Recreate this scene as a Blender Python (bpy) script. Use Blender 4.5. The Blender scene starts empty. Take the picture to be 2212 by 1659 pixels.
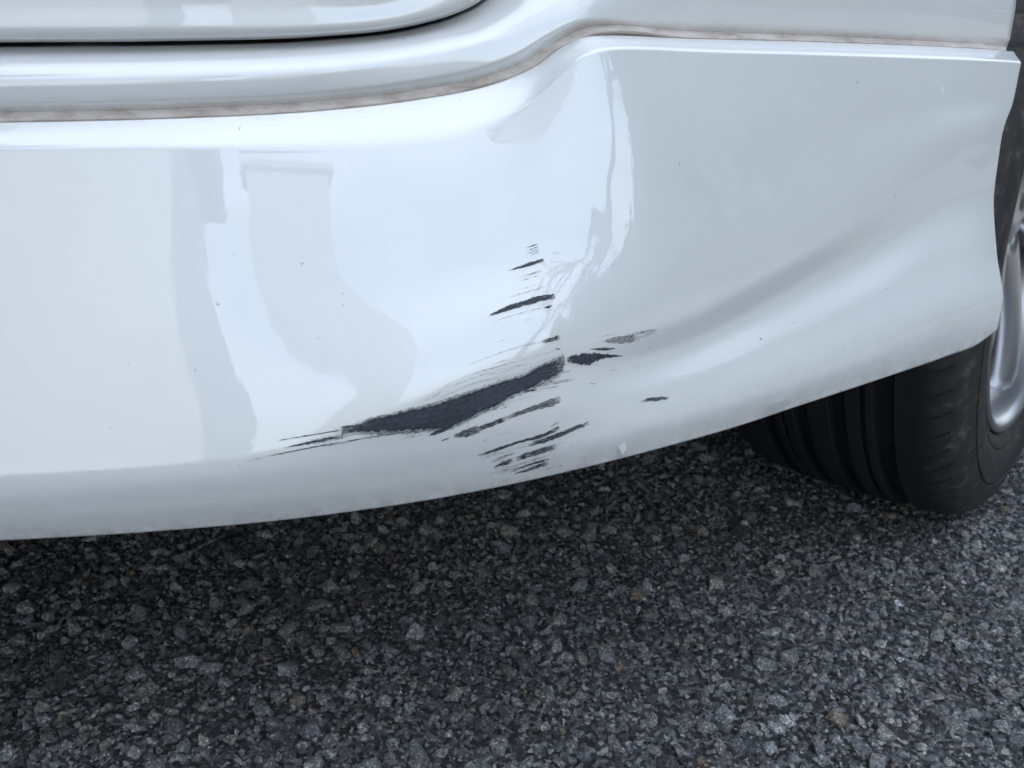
import bpy, bmesh, math, random
import numpy as np
from mathutils import Vector
from mathutils.bvhtree import BVHTree

random.seed(7)
rng = np.random.default_rng(7)
R = math.radians
scn = bpy.context.scene
COL = scn.collection

# ------------------------------------------------------------------ camera
CAM_H, PITCH, LENS = 0.42, R(22.0), 33.0
cam_d = bpy.data.cameras.new('camera')
cam_d.lens = LENS; cam_d.sensor_width = 36.0
cam_d.clip_start = 0.02; cam_d.clip_end = 400.0
cam = bpy.data.objects.new('camera', cam_d); COL.objects.link(cam)
cam_d.dof.use_dof = True; cam_d.dof.focus_distance = 0.45; cam_d.dof.aperture_fstop = 22.0
cam.location = (0, 0, CAM_H); cam.rotation_euler = (math.pi / 2 - PITCH, 0, 0)
scn.camera = cam

# ------------------------------------------------------------------ sky, sun, exposure
SUN_EL, SUN_AZ = R(48), R(-12)          # azimuth from +y (behind the car), towards +x
world = bpy.data.worlds.new('World'); scn.world = world; world.use_nodes = True
wn, wl = world.node_tree.nodes, world.node_tree.links
wn.clear()
wo = wn.new('ShaderNodeOutputWorld'); wb = wn.new('ShaderNodeBackground')
sky = wn.new('ShaderNodeTexSky'); sky.sky_type = 'NISHITA'; sky.sun_disc = False
sky.sun_elevation = SUN_EL; sky.sun_rotation = SUN_AZ
sky.air_density = 1.0; sky.dust_density = 2.0; sky.ozone_density = 1.0
wb.inputs['Strength'].default_value = 0.15
# broken bright cloud over the whole sky
CLOUD = (4.95, 5.35, 6.25, 1)
tcw = wn.new('ShaderNodeTexCoord'); sx = wn.new('ShaderNodeSeparateXYZ'); wl.new(tcw.outputs['Generated'], sx.inputs[0])
zz = wn.new('ShaderNodeMath'); zz.operation = 'MAXIMUM'; wl.new(sx.outputs[2], zz.inputs[0]); zz.inputs[1].default_value = 0.0
za = wn.new('ShaderNodeMath'); za.operation = 'ADD'; wl.new(zz.outputs[0], za.inputs[0]); za.inputs[1].default_value = 0.25
cx = wn.new('ShaderNodeMath'); cx.operation = 'DIVIDE'; wl.new(sx.outputs[0], cx.inputs[0]); wl.new(za.outputs[0], cx.inputs[1])
cy = wn.new('ShaderNodeMath'); cy.operation = 'DIVIDE'; wl.new(sx.outputs[1], cy.inputs[0]); wl.new(za.outputs[0], cy.inputs[1])
cv = wn.new('ShaderNodeCombineXYZ'); wl.new(cx.outputs[0], cv.inputs[0]); wl.new(cy.outputs[0], cv.inputs[1]); cv.inputs[2].default_value = 3.7
cn = wn.new('ShaderNodeTexNoise'); cn.inputs['Scale'].default_value = 1.3; cn.inputs['Detail'].default_value = 7; cn.inputs['Roughness'].default_value = .55; wl.new(cv.outputs[0], cn.inputs['Vector'])
cr = wn.new('ShaderNodeMapRange'); cr.inputs['From Min'].default_value = .38; cr.inputs['From Max'].default_value = .62; cr.inputs['To Min'].default_value = .30; cr.inputs['To Max'].default_value = .95; wl.new(cn.outputs['Fac'], cr.inputs['Value'])
cm = wn.new('ShaderNodeMix'); cm.data_type = 'RGBA'; wl.new(cr.outputs[0], cm.inputs[0]); wl.new(sky.outputs[0], cm.inputs[6]); cm.inputs[7].default_value = CLOUD
wl.new(cm.outputs[2], wb.inputs['Color']); wl.new(wb.outputs[0], wo.inputs['Surface'])
sun_d = bpy.data.lights.new('sun', 'SUN'); sun_d.energy = 2.3; sun_d.angle = R(0.5)
sun_d.color = (1.0, 0.95, 0.88)
sun = bpy.data.objects.new('sun', sun_d); COL.objects.link(sun)
sdir = Vector((math.sin(SUN_AZ) * math.cos(SUN_EL), math.cos(SUN_AZ) * math.cos(SUN_EL), math.sin(SUN_EL)))
sun.rotation_euler = sdir.to_track_quat('Z', 'Y').to_euler()
scn.view_settings.view_transform = 'Standard'
scn.view_settings.look = 'None'
scn.view_settings.exposure = 1.63
scn.view_settings.use_white_balance = True
scn.view_settings.white_balance_temperature = 6400
scn.view_settings.white_balance_tint = 6
scn.view_settings.gamma = 1.0
scn.view_settings.use_curve_mapping = False

# ------------------------------------------------------------------ helpers
W, H = 2212.0, 1659.0                    # survey units of the photograph
FPX = LENS / 36.0 * W
CP, SP = math.cos(PITCH), math.sin(PITCH)

def ray(px, py):
    x = (px - W / 2) / FPX; u = (H / 2 - py) / FPX
    return np.array([x, CP + u * SP, -SP + u * CP])

def on_z(px, py, z):
    d = ray(px, py); t = (z - CAM_H) / d[2]
    return np.array([d[0] * t, d[1] * t, z])

# plan line of the car's lower edge
_edge = [(-400, 1186, .200), (0, 1168, .200), (300, 1150, .2005), (600, 1125, .2025), (900, 1084, .207), (1100, 1047, .2115),
         (1300, 1001, .218), (1500, 949, .226), (1720, 879, .235), (1905, 818, .243), (2050, 768, .250), (2145, 731, .254)]
OFFS = .80
_P = np.array([on_z(*e) for e in _edge])
_pol = np.polyfit(_P[:, 0], _P[:, 1], 4)
XL, XR = _P[0, 0], _P[-1, 0]
def plan(x):
    if x < XL: return np.polyval(_pol, XL) + (x - XL) * 0.17
    if x > XR: return np.polyval(_pol, XR) + (x - XR) * np.polyval(np.polyder(_pol), XR)
    return np.polyval(_pol, x)
def plan_d(x):
    return (plan(x + 1e-3) - plan(x - 1e-3)) / 2e-3

def hit(px, py, off):
    """where the sight line meets the upright curtain standing off (outwards +) from the plan line"""
    d = ray(px, py)
    f = lambda t: d[1] * t - (plan(d[0] * t) - OFFS * off * math.sqrt(1 + plan_d(d[0] * t) ** 2))
    a, b = 0.02, 3.0
    for _ in range(44):
        m = (a + b) / 2
        if f(m) < 0: a = m
        else: b = m
    t = (a + b) / 2
    return np.array([d[0] * t, d[1] * t, CAM_H + d[2] * t])

def pchip(xs, ys, q):
    """monotone cubic through ys (n,k) at xs, sampled at q"""
    xs = np.asarray(xs, float); ys = np.asarray(ys, float)
    h = np.diff(xs)[:, None]; dl = np.diff(ys, axis=0) / h
    m = np.zeros_like(ys)
    m[0], m[-1] = dl[0], dl[-1]
    if len(xs) > 2:
        w1 = 2 * h[1:] + h[:-1]; w2 = h[1:] + 2 * h[:-1]
        s = dl[:-1] * dl[1:] > 0
        with np.errstate(divide='ignore', invalid='ignore'):
            hm = (w1 + w2) / (w1 / dl[:-1] + w2 / dl[1:])
        m[1:-1] = np.where(s, hm, 0)
    i = np.clip(np.searchsorted(xs, q, side='right') - 1, 0, len(xs) - 2)
    t = ((q - xs[i]) / (xs[i + 1] - xs[i]))[:, None]; hh = (xs[i + 1] - xs[i])[:, None]
    return ((2*t**3 - 3*t**2 + 1) * ys[i] + (t**3 - 2*t**2 + t) * hh * m[i] + (-2*t**3 + 3*t**2) * ys[i+1] + (t**3 - t**2) * hh * m[i+1])

def cat(xs, ys, q):
    """smooth cubic (finite difference tangents)"""
    xs = np.asarray(xs, float); ys = np.asarray(ys, float)
    m = np.gradient(ys, xs, axis=0)
    i = np.clip(np.searchsorted(xs, q, side='right') - 1, 0, len(xs) - 2)
    t = ((q - xs[i]) / (xs[i + 1] - xs[i]))[:, None]; hh = (xs[i + 1] - xs[i])[:, None]
    return ((2*t**3 - 3*t**2 + 1) * ys[i] + (t**3 - 2*t**2 + t) * hh * m[i] + (-2*t**3 + 3*t**2) * ys[i+1] + (t**3 - t**2) * hh * m[i+1])

def loft(stations, nu, nv, smooth=3):
    """stations: list of lists of 3-D points (same count). Returns grid (NU,NV,3)."""
    G = np.array(stations)                               # S,K,3
    S, K, _ = G.shape
    # parameters by mean chord length
    dk = np.linalg.norm(np.diff(G, axis=1), axis=2).mean(0); vk = np.concatenate([[0], np.cumsum(np.maximum(dk, 1e-4))]); vk /= vk[-1]
    ds = np.linalg.norm(np.diff(G, axis=0), axis=2).mean(1); us = np.concatenate([[0], np.cumsum(np.maximum(ds, 1e-4))]); us /= us[-1]
    qu = np.unique(np.concatenate([np.interp(np.linspace(0, S - 1, nu), np.arange(S), us), us]))
    qv = np.unique(np.concatenate([np.interp(np.linspace(0, K - 1, nv), np.arange(K), vk), vk]))
    A = cat(us, G.reshape(S, K * 3), qu).reshape(len(qu), K, 3)
    B = pchip(vk, A.transpose(1, 0, 2).reshape(K, -1), qv).reshape(len(qv), len(qu), 3).transpose(1, 0, 2)
    for _ in range(smooth):
        C = B.copy()
        C[1:-1] = .5 * B[1:-1] + .25 * (B[:-2] + B[2:])
        D = C.copy()
        D[:, 1:-1] = .5 * C[:, 1:-1] + .25 * (C[:, :-2] + C[:, 2:])
        D[:, 0] = B[:, 0]; D[:, -1] = B[:, -1]; D[0] = B[0]; D[-1] = B[-1]
        B = D
    return B

def grid_faces(n, m, flip=False, base=0):
    i, j = np.meshgrid(np.arange(n - 1), np.arange(m - 1), indexing='ij')
    a = base + i * m + j
    f = np.stack([a, a + 1, a + m + 1, a + m], -1).reshape(-1, 4)
    return f[:, ::-1] if flip else f

def np_mesh(name, V, F, mat, smooth=True):
    me = bpy.data.meshes.new(name)
    V = np.ascontiguousarray(V, np.float32); F = np.ascontiguousarray(F, np.int32)
    k = F.shape[1]
    me.vertices.add(len(V)); me.vertices.foreach_set('co', V.ravel())
    me.loops.add(F.size); me.loops.foreach_set('vertex_index', F.ravel())
    me.polygons.add(len(F)); me.polygons.foreach_set('loop_start', np.arange(0, F.size, k, dtype=np.int32))
    me.update(calc_edges=True)
    me.polygons.foreach_set('use_smooth', np.full(len(F), smooth))
    if mat: me.materials.append(mat)
    return me

def link(name, me, parent=None, **props):
    o = bpy.data.objects.new(name, me); COL.objects.link(o)
    if parent: o.parent = parent
    for k, v in props.items(): o[k] = v
    return o

def empty(name, loc, parent=None, **props):
    o = bpy.data.objects.new(name, None); COL.objects.link(o); o.location = loc
    o.empty_display_size = .1
    if parent: o.parent = parent
    for k, v in props.items(): o[k] = v
    return o

def bm_obj(name, bm, mat, parent=None, smooth=False, **props):
    bmesh.ops.recalc_face_normals(bm, faces=bm.faces[:])
    me = bpy.data.meshes.new(name); bm.to_mesh(me); bm.free()
    me.materials.append(mat)
    if smooth: me.polygons.foreach_set('use_smooth', [True] * len(me.polygons))
    return link(name, me, parent, **props)

def box(bm, x0, x1, y0, y1, z0, z1):
    v = [bm.verts.new(p) for p in ((x0,y0,z0),(x1,y0,z0),(x1,y1,z0),(x0,y1,z0),(x0,y0,z1),(x1,y0,z1),(x1,y1,z1),(x0,y1,z1))]
    for f in ((0,3,2,1),(4,5,6,7),(0,1,5,4),(1,2,6,5),(2,3,7,6),(3,0,4,7)): bm.faces.new([v[i] for i in f])

# ------------------------------------------------------------------ materials
def new_mat(name):
    m = bpy.data.materials.new(name); m.use_nodes = True
    n = m.node_tree.nodes; l = m.node_tree.links
    return m, n, l, n['Principled BSDF']
def N(n, t, **k):
    x = n.new(t)
    for a, b in k.items():
        if a in x.inputs: x.inputs[a].default_value = b
        else: setattr(x, a, b)
    return x
def ramp(n, stops, interp='LINEAR'):
    r = n.new('ShaderNodeValToRGB'); r.color_ramp.interpolation = interp
    e = r.color_ramp.elements
    while len(e) > 1: e.remove(e[-1])
    e[0].position, e[0].color = stops[0][0], tuple(stops[0][1]) + (1,)
    for p, c in stops[1:]:
        q = e.new(p); q.color = tuple(c) + (1,)
    return r
def simple(name, col, rough=.5, metal=0., **k):
    m, n, l, p = new_mat(name)
    p.inputs['Base Color'].default_value = (*col, 1); p.inputs['Roughness'].default_value = rough; p.inputs['Metallic'].default_value = metal
    for a, b in k.items(): p.inputs[a].default_value = b
    return m

def paint_mat():
    m, n, l, p = new_mat('white_pearl_paint')
    tc = N(n, 'ShaderNodeTexCoord')
    # faint uneven dust film
    dn = N(n, 'ShaderNodeTexNoise', Scale=9.0, Detail=6.0, Roughness=.6); l.new(tc.outputs['Object'], dn.inputs['Vector'])
    dr = ramp(n, [(.35, (.80, .80, .79)), (.7, (.765, .765, .75))]); l.new(dn.outputs['Fac'], dr.inputs[0])
    # sparse grit specks
    wn_ = N(n, 'ShaderNodeTexNoise', Scale=1300.0, Detail=2.0); l.new(tc.outputs['Object'], wn_.inputs['Vector'])
    wm = N(n, 'ShaderNodeVectorMath', operation='MULTIPLY_ADD'); l.new(wn_.outputs['Color'], wm.inputs[0]); wm.inputs[1].default_value = (.0026, .0026, .0026); l.new(tc.outputs['Object'], wm.inputs[2])
    vo = N(n, 'ShaderNodeTexVoronoi', Scale=115.0); l.new(wm.outputs[0], vo.inputs['Vector'])
    sep = N(n, 'ShaderNodeSeparateColor'); l.new(vo.outputs['Color'], sep.inputs[0])
    r1 = N(n, 'ShaderNodeMapRange'); l.new(sep.outputs[0], r1.inputs['Value']); r1.inputs['From Min'].default_value = .35; r1.inputs['From Max'].default_value = 1.0; r1.inputs['To Max'].default_value = .75
    pw = N(n, 'ShaderNodeMath', operation='POWER'); l.new(sep.outputs[1], pw.inputs[0]); pw.inputs[1].default_value = 2.0
    rad = N(n, 'ShaderNodeMath', operation='MULTIPLY'); l.new(pw.outputs[0], rad.inputs[0]); rad.inputs[1].default_value = .085
    d1 = N(n, 'ShaderNodeMath', operation='LESS_THAN'); l.new(vo.outputs['Distance'], d1.inputs[0]); l.new(rad.outputs[0], d1.inputs[1])
    mk = N(n, 'ShaderNodeMath', operation='MULTIPLY'); l.new(r1.outputs[0], mk.inputs[0]); l.new(d1.outputs[0], mk.inputs[1])
    mx = N(n, 'ShaderNodeMix', data_type='RGBA'); l.new(mk.outputs[0], mx.inputs[0]); l.new(dr.outputs[0], mx.inputs[6]); mx.inputs[7].default_value = (.14, .13, .12, 1)
    la = N(n, 'ShaderNodeAttribute', attribute_name='grime')
    gn = N(n, 'ShaderNodeTexNoise', Scale=130.0, Detail=9.0, Roughness=.75); l.new(tc.outputs['Object'], gn.inputs['Vector'])
    gr = N(n, 'ShaderNodeMapRange'); l.new(gn.outputs['Fac'], gr.inputs['Value']); gr.inputs['From Min'].default_value = .38; gr.inputs['From Max'].default_value = .68; gr.inputs['To Min'].default_value = .1; gr.inputs['To Max'].default_value = 1.0
    gm = N(n, 'ShaderNodeMath', operation='MULTIPLY'); l.new(gr.outputs[0], gm.inputs[0]); l.new(la.outputs['Fac'], gm.inputs[1])
    mg = N(n, 'ShaderNodeMix', data_type='RGBA'); l.new(gm.outputs[0], mg.inputs[0]); l.new(mx.outputs[2], mg.inputs[6]); mg.inputs[7].default_value = (.36, .32, .27, 1)
    l.new(mg.outputs[2], p.inputs['Base Color'])
    p.inputs['Roughness'].default_value = .34; p.inputs['Metallic'].default_value = .12
    p.inputs['Coat Weight'].default_value = 1.0; p.inputs['Coat Roughness'].default_value = .015; p.inputs['Coat IOR'].default_value = 1.75
    # orange peel and flake
    nz = N(n, 'ShaderNodeTexNoise', Scale=900.0, Detail=1.0); l.new(tc.outputs['Object'], nz.inputs['Vector'])
    b2 = N(n, 'ShaderNodeBump', Strength=.05, Distance=.0005); l.new(nz.outputs['Fac'], b2.inputs['Height'])
    l.new(b2.outputs[0], p.inputs['Normal'])
    op = N(n, 'ShaderNodeTexNoise', Scale=140.0, Detail=2.0); l.new(tc.outputs['Object'], op.inputs['Vector'])
    b1 = N(n, 'ShaderNodeBump', Strength=.02, Distance=.0006); l.new(op.outputs['Fac'], b1.inputs['Height'])
    l.new(b1.outputs[0], p.inputs['Coat Normal'])
    return m
M_paint = paint_mat()

def grime_mat():
    m, n, l, p = new_mat('grimy_sealant')
    tc = N(n, 'ShaderNodeTexCoord')
    mp = N(n, 'ShaderNodeMapping'); mp.inputs['Scale'].default_value = (1, 1, 3); l.new(tc.outputs['Object'], mp.inputs[0])
    a = N(n, 'ShaderNodeTexNoise', Scale=60.0, Detail=8.0, Roughness=.7); l.new(mp.outputs[0], a.inputs['Vector'])
    r = ramp(n, [(.3, (.30, .25, .215)), (.5, (.52, .455, .405)), (.75, (.66, .61, .56))]); l.new(a.outputs['Fac'], r.inputs[0])
    l.new(r.outputs[0], p.inputs['Base Color']); p.inputs['Roughness'].default_value = .85
    return m
M_grime = grime_mat()
M_gap = simple('black_door_seal', (.008, .009, .012), .7)
M_plastic = simple('black_plastic', (.012, .012, .013), .65)
M_glass = simple('tinted_window_glass', (.02, .025, .028), .03, 0, **{'Coat Weight': .5})

def scuff_mat():
    m, n, l, p = new_mat('scraped_dark_plastic')
    uv = N(n, 'ShaderNodeUVMap'); at = N(n, 'ShaderNodeAttribute', attribute_name='dens')
    tc = N(n, 'ShaderNodeTexCoord')
    mp = N(n, 'ShaderNodeMapping'); mp.inputs['Scale'].default_value = (.16, 1.3, 1); l.new(uv.outputs[0], mp.inputs[0])
    a = N(n, 'ShaderNodeTexNoise', Scale=.5, Detail=5.0, Roughness=.65); l.new(mp.outputs[0], a.inputs['Vector'])
    mp2 = N(n, 'ShaderNodeMapping'); mp2.inputs['Scale'].default_value = (1, 1, 1); l.new(uv.outputs[0], mp2.inputs[0])
    b = N(n, 'ShaderNodeTexNoise', Scale=.55, Detail=3.0, Roughness=.6); l.new(mp2.outputs[0], b.inputs['Vector'])
    s = N(n, 'ShaderNodeMath', operation='MULTIPLY'); l.new(a.outputs['Fac'], s.inputs[0]); s.inputs[1].default_value = .65
    s2 = N(n, 'ShaderNodeMath', operation='MULTIPLY_ADD'); l.new(b.outputs['Fac'], s2.inputs[0]); s2.inputs[1].default_value = .35; l.new(s.outputs[0], s2.inputs[2])
    # s2 about .5 +- .12 ; keep where s2 < threshold(dens)
    th = N(n, 'ShaderNodeMath', operation='MULTIPLY_ADD'); l.new(at.outputs['Fac'], th.inputs[0]); th.inputs[1].default_value = .36; th.inputs[2].default_value = .335
    sb = N(n, 'ShaderNodeMath', operation='SUBTRACT'); l.new(th.outputs[0], sb.inputs[0]); l.new(s2.outputs[0], sb.inputs[1])
    ml = N(n, 'ShaderNodeMath', operation='MULTIPLY', use_clamp=True); l.new(sb.outputs[0], ml.inputs[0]); ml.inputs[1].default_value = 11.0
    hz = N(n, 'ShaderNodeMath', operation='MULTIPLY'); l.new(at.outputs['Fac'], hz.inputs[0]); hz.inputs[1].default_value = .34
    al = N(n, 'ShaderNodeMath', operation='MAXIMUM'); l.new(ml.outputs[0], al.inputs[0]); l.new(hz.outputs[0], al.inputs[1])
    l.new(al.outputs[0], p.inputs['Alpha'])
    r = ramp(n, [(.36, (.022, .026, .038)), (.5, (.043, .049, .064)), (.62, (.085, .092, .112))]); l.new(a.outputs['Fac'], r.inputs[0])
    mp3 = N(n, 'ShaderNodeMapping'); mp3.inputs['Scale'].default_value = (.018, .75, 1); l.new(uv.outputs[0], mp3.inputs[0])
    c3 = N(n, 'ShaderNodeTexNoise', Scale=.55, Detail=4.0, Roughness=.7); l.new(mp3.outputs[0], c3.inputs['Vector'])
    r3 = ramp(n, [(.38, (.6, .6, .6)), (.55, (1, 1, 1)), (.66, (2.1, 2.1, 2.05))]); l.new(c3.outputs['Fac'], r3.inputs[0])
    m3 = N(n, 'ShaderNodeMix', data_type='RGBA', blend_type='MULTIPLY'); m3.inputs[0].default_value = 1.0; l.new(r.outputs[0], m3.inputs[6]); l.new(r3.outputs[0], m3.inputs[7])
    l.new(m3.outputs[2], p.inputs['Base Color']); p.inputs['Roughness'].default_value = .62
    bp = N(n, 'ShaderNodeBump', Strength=.35, Distance=.0004); l.new(a.outputs['Fac'], bp.inputs['Height']); l.new(bp.outputs[0], p.inputs['Normal'])
    return m
M_scuff = scuff_mat()
M_chip = simple('chipped_clearcoat', (.84, .84, .83), .45)

def tyre_mat():
    m, n, l, p = new_mat('dusty_black_rubber')
    tc = N(n, 'ShaderNodeTexCoord'); at = N(n, 'ShaderNodeAttribute', attribute_name='dust')
    a = N(n, 'ShaderNodeTexNoise', Scale=75.0, Detail=7.0, Roughness=.7); l.new(tc.outputs['Object'], a.inputs['Vector'])
    r = ramp(n, [(.4, (.006, .006, .0065)), (.62, (.010, .0096, .0092)), (.8, (.03, .027, .024))]); l.new(a.outputs['Fac'], r.inputs[0])
    r2 = ramp(n, [(.38, (.022, .021, .021)), (.55, (.04, .037, .034)), (.66, (.11, .095, .08))]); l.new(a.outputs['Fac'], r2.inputs[0])
    mx = N(n, 'ShaderNodeMix', data_type='RGBA'); l.new(at.outputs['Fac'], mx.inputs[0]); l.new(r.outputs[0], mx.inputs[6]); l.new(r2.outputs[0], mx.inputs[7])
    l.new(mx.outputs[2], p.inputs['Base Color']); p.inputs['Roughness'].default_value = .7
    b = N(n, 'ShaderNodeBump', Strength=.3, Distance=.0006); l.new(a.outputs['Fac'], b.inputs['Height']); l.new(b.outputs[0], p.inputs['Normal'])
    return m
M_tyre = tyre_mat()
M_rim = simple('silver_alloy', (.66, .66, .68), .36, 1.0)
M_rimdark = simple('dark_brake_steel', (.10, .095, .09), .5, .8)

STONE_STOPS = [(.0, (.10, .10, .102)), (.16, (.18, .182, .188)), (.34, (.28, .285, .295)), (.5, (.36, .365, .375)), (.6, (.235, .225, .208)),
               (.72, (.38, .37, .35)), (.84, (.45, .455, .465)), (.94, (.40, .372, .325)), (.985, (.29, .225, .175)), (.988, (.48, .48, .48)), (1., (.70, .70, .69))]
def stone_mat(kind):
    m, n, l, p = new_mat('crushed_stone_' + kind)
    tc = N(n, 'ShaderNodeTexCoord')
    if kind == 'single':
        oi = N(n, 'ShaderNodeObjectInfo'); src = oi.outputs['Random']
        geo = N(n, 'ShaderNodeNewGeometry'); vec = geo.outputs['Position']
    else:
        at = N(n, 'ShaderNodeAttribute', attribute_name='tone'); src = at.outputs['Fac']; vec = tc.outputs['Object']
    r = ramp(n, STONE_STOPS); l.new(src, r.inputs[0])
    a = N(n, 'ShaderNodeTexNoise', Scale=520.0, Detail=6.0, Roughness=.8); l.new(vec, a.inputs['Vector'])
    sc = ramp(n, [(.28, (.25, .25, .25)), (.5, (.9, .9, .9)), (.62, (1.25, 1.24, 1.2)), (.75, (2.1, 2.05, 1.95))]); l.new(a.outputs['Fac'], sc.inputs[0])
    vs_ = N(n, 'ShaderNodeTexVoronoi', Scale=850.0); l.new(vec, vs_.inputs['Vector'])
    sv = N(n, 'ShaderNodeSeparateColor'); l.new(vs_.outputs['Color'], sv.inputs[0])
    sr = ramp(n, [(.0, (.45, .45, .45)), (.45, (.9, .9, .9)), (.8, (1.25, 1.25, 1.25)), (1., (2.4, 2.4, 2.4))]); l.new(sv.outputs[0], sr.inputs[0])
    m0 = N(n, 'ShaderNodeMix', data_type='RGBA', blend_type='MULTIPLY'); m0.inputs[0].default_value = 1.0
    l.new(r.outputs[0], m0.inputs[6]); l.new(sr.outputs[0], m0.inputs[7])
    mx = N(n, 'ShaderNodeMix', data_type='RGBA', blend_type='MULTIPLY'); mx.inputs[0].default_value = 1.0
    l.new(m0.outputs[2], mx.inputs[6]); l.new(sc.outputs[0], mx.inputs[7])
    pn = N(n, 'ShaderNodeTexNoise', Scale=7.0, Detail=3.0); l.new(vec, pn.inputs['Vector'])
    pr = ramp(n, [(.35, (.84, .84, .84)), (.65, (1.08, 1.075, 1.06))]); l.new(pn.outputs['Fac'], pr.inputs[0])
    mp_ = N(n, 'ShaderNodeMix', data_type='RGBA', blend_type='MULTIPLY'); mp_.inputs[0].default_value = 1.0
    l.new(mx.outputs[2], mp_.inputs[6]); l.new(pr.outputs[0], mp_.inputs[7])
    l.new(mp_.outputs[2], p.inputs['Base Color']); p.inputs['Roughness'].default_value = .5
    b = N(n, 'ShaderNodeBump', Strength=1.0, Distance=.0025); l.new(a.outputs['Fac'], b.inputs['Height']); l.new(b.outputs[0], p.inputs['Normal'])
    return m
M_stone1, M_stoneN = stone_mat('single'), stone_mat('many')

def road_mat():
    m, n, l, p = new_mat('asphalt_binder')
    tc = N(n, 'ShaderNodeTexCoord')
    a = N(n, 'ShaderNodeTexNoise', Scale=260.0, Detail=8.0, Roughness=.75); l.new(tc.outputs['Object'], a.inputs['Vector'])
    v = N(n, 'ShaderNodeTexVoronoi', Scale=330.0); l.new(tc.outputs['Object'], v.inputs['Vector'])
    sep = N(n, 'ShaderNodeSeparateColor'); l.new(v.outputs['Color'], sep.inputs[0])
    r2 = ramp(n, [(.0, (.025, .025, .026)), (.35, (.06, .06, .06)), (.65, (.13, .129, .125)), (.88, (.27, .266, .257)), (1., (.5, .495, .49))]); l.new(sep.outputs[0], r2.inputs[0])
    sc = ramp(n, [(.3, (.3, .3, .3)), (.7, (1.3, 1.3, 1.3))]); l.new(a.outputs['Fac'], sc.inputs[0])
    mx = N(n, 'ShaderNodeMix', data_type='RGBA', blend_type='MULTIPLY'); mx.inputs[0].default_value = 1.0
    l.new(r2.outputs[0], mx.inputs[6]); l.new(sc.outputs[0], mx.inputs[7])
    l.new(mx.outputs[2], p.inputs['Base Color']); p.inputs['Roughness'].default_value = .85
    b = N(n, 'ShaderNodeBump', Strength=.9, Distance=.002); l.new(a.outputs['Fac'], b.inputs['Height']); l.new(b.outputs[0], p.inputs['Normal'])
    return m
M_road = road_mat()

# ------------------------------------------------------------------ road
GX0, GX1, GY0, GY1, GS = -.80, .96, .20, 1.20, .0021
nx, ny = int((GX1 - GX0) / GS), int((GY1 - GY0) / GS)
xs = np.linspace(GX0, GX1, nx); ys = np.linspace(GY0, GY1, ny)
def vnoise(shape, cell):
    gx, gy = int(shape[0] / cell) + 3, int(shape[1] / cell) + 3
    g = rng.random((gx, gy))
    u = np.arange(shape[0]) / cell; v = np.arange(shape[1]) / cell
    i, j = u.astype(int), v.astype(int); fu, fv = (u - i)[:, None], (v - j)[None]
    fu = fu * fu * (3 - 2 * fu); fv = fv * fv * (3 - 2 * fv)
    a, b, c, d = g[np.ix_(i, j)], g[np.ix_(i + 1, j)], g[np.ix_(i, j + 1)], g[np.ix_(i + 1, j + 1)]
    return (a * (1 - fu) + b * fu) * (1 - fv) + (c * (1 - fu) + d * fu) * fv
hgt = -.0053 + .0030 * vnoise((nx, ny), 1.3) + .0026 * vnoise((nx, ny), 2.9) + .0034 * vnoise((nx, ny), 7.5)
border = np.ones((nx, ny)); border[0] = border[-1] = 0; border[:, 0] = border[:, -1] = 0
hgt = np.where(border > 0, hgt, -.002)
jx = (rng.random((nx, ny)) - .5) * GS * .8 * border; jy = (rng.random((nx, ny)) - .5) * GS * .8 * border
RV = np.stack([xs[:, None] + jx, ys[None] + jy, hgt], -1).reshape(-1, 3)
RF = grid_faces(nx, ny, flip=True)
B = 60.0; zb = -.002
ov = np.array([(-B,-B,zb),(B,-B,zb),(B,B,zb),(-B,B,zb),(GX0,GY0,zb),(GX1,GY0,zb),(GX1,GY1,zb),(GX0,GY1,zb)])
of = np.array([(0,1,5,4),(1,2,6,5),(2,3,7,6),(3,0,4,7)]) + len(RV)
road = link('road', np_mesh('road', np.vstack([RV, ov]), np.vstack([RF, of]), M_road, False), kind='structure')

def hull_shape(npts, flat):
    bm = bmesh.new()
    for _ in range(npts):
        v = rng.normal(size=3); v /= np.linalg.norm(v); v *= .85 + .3 * rng.random()
        v[2] = min(v[2], flat)
        bm.verts.new(v)
    r = bmesh.ops.convex_hull(bm, input=bm.verts[:])
    bmesh.ops.delete(bm, geom=[g for g in r['geom_interior'] if isinstance(g, bmesh.types.BMVert)], context='VERTS')
    bmesh.ops.triangulate(bm, faces=bm.faces[:])
    bm.verts.index_update()
    V = np.array([v.co for v in bm.verts]); F = np.array([[v.index for v in f.verts] for f in bm.faces]); bm.free()
    return V, F
BIG = [hull_shape(16, .7 + .3 * random.random()) for _ in range(14)]
SML = [hull_shape(9, .8) for _ in range(8)]

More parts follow.
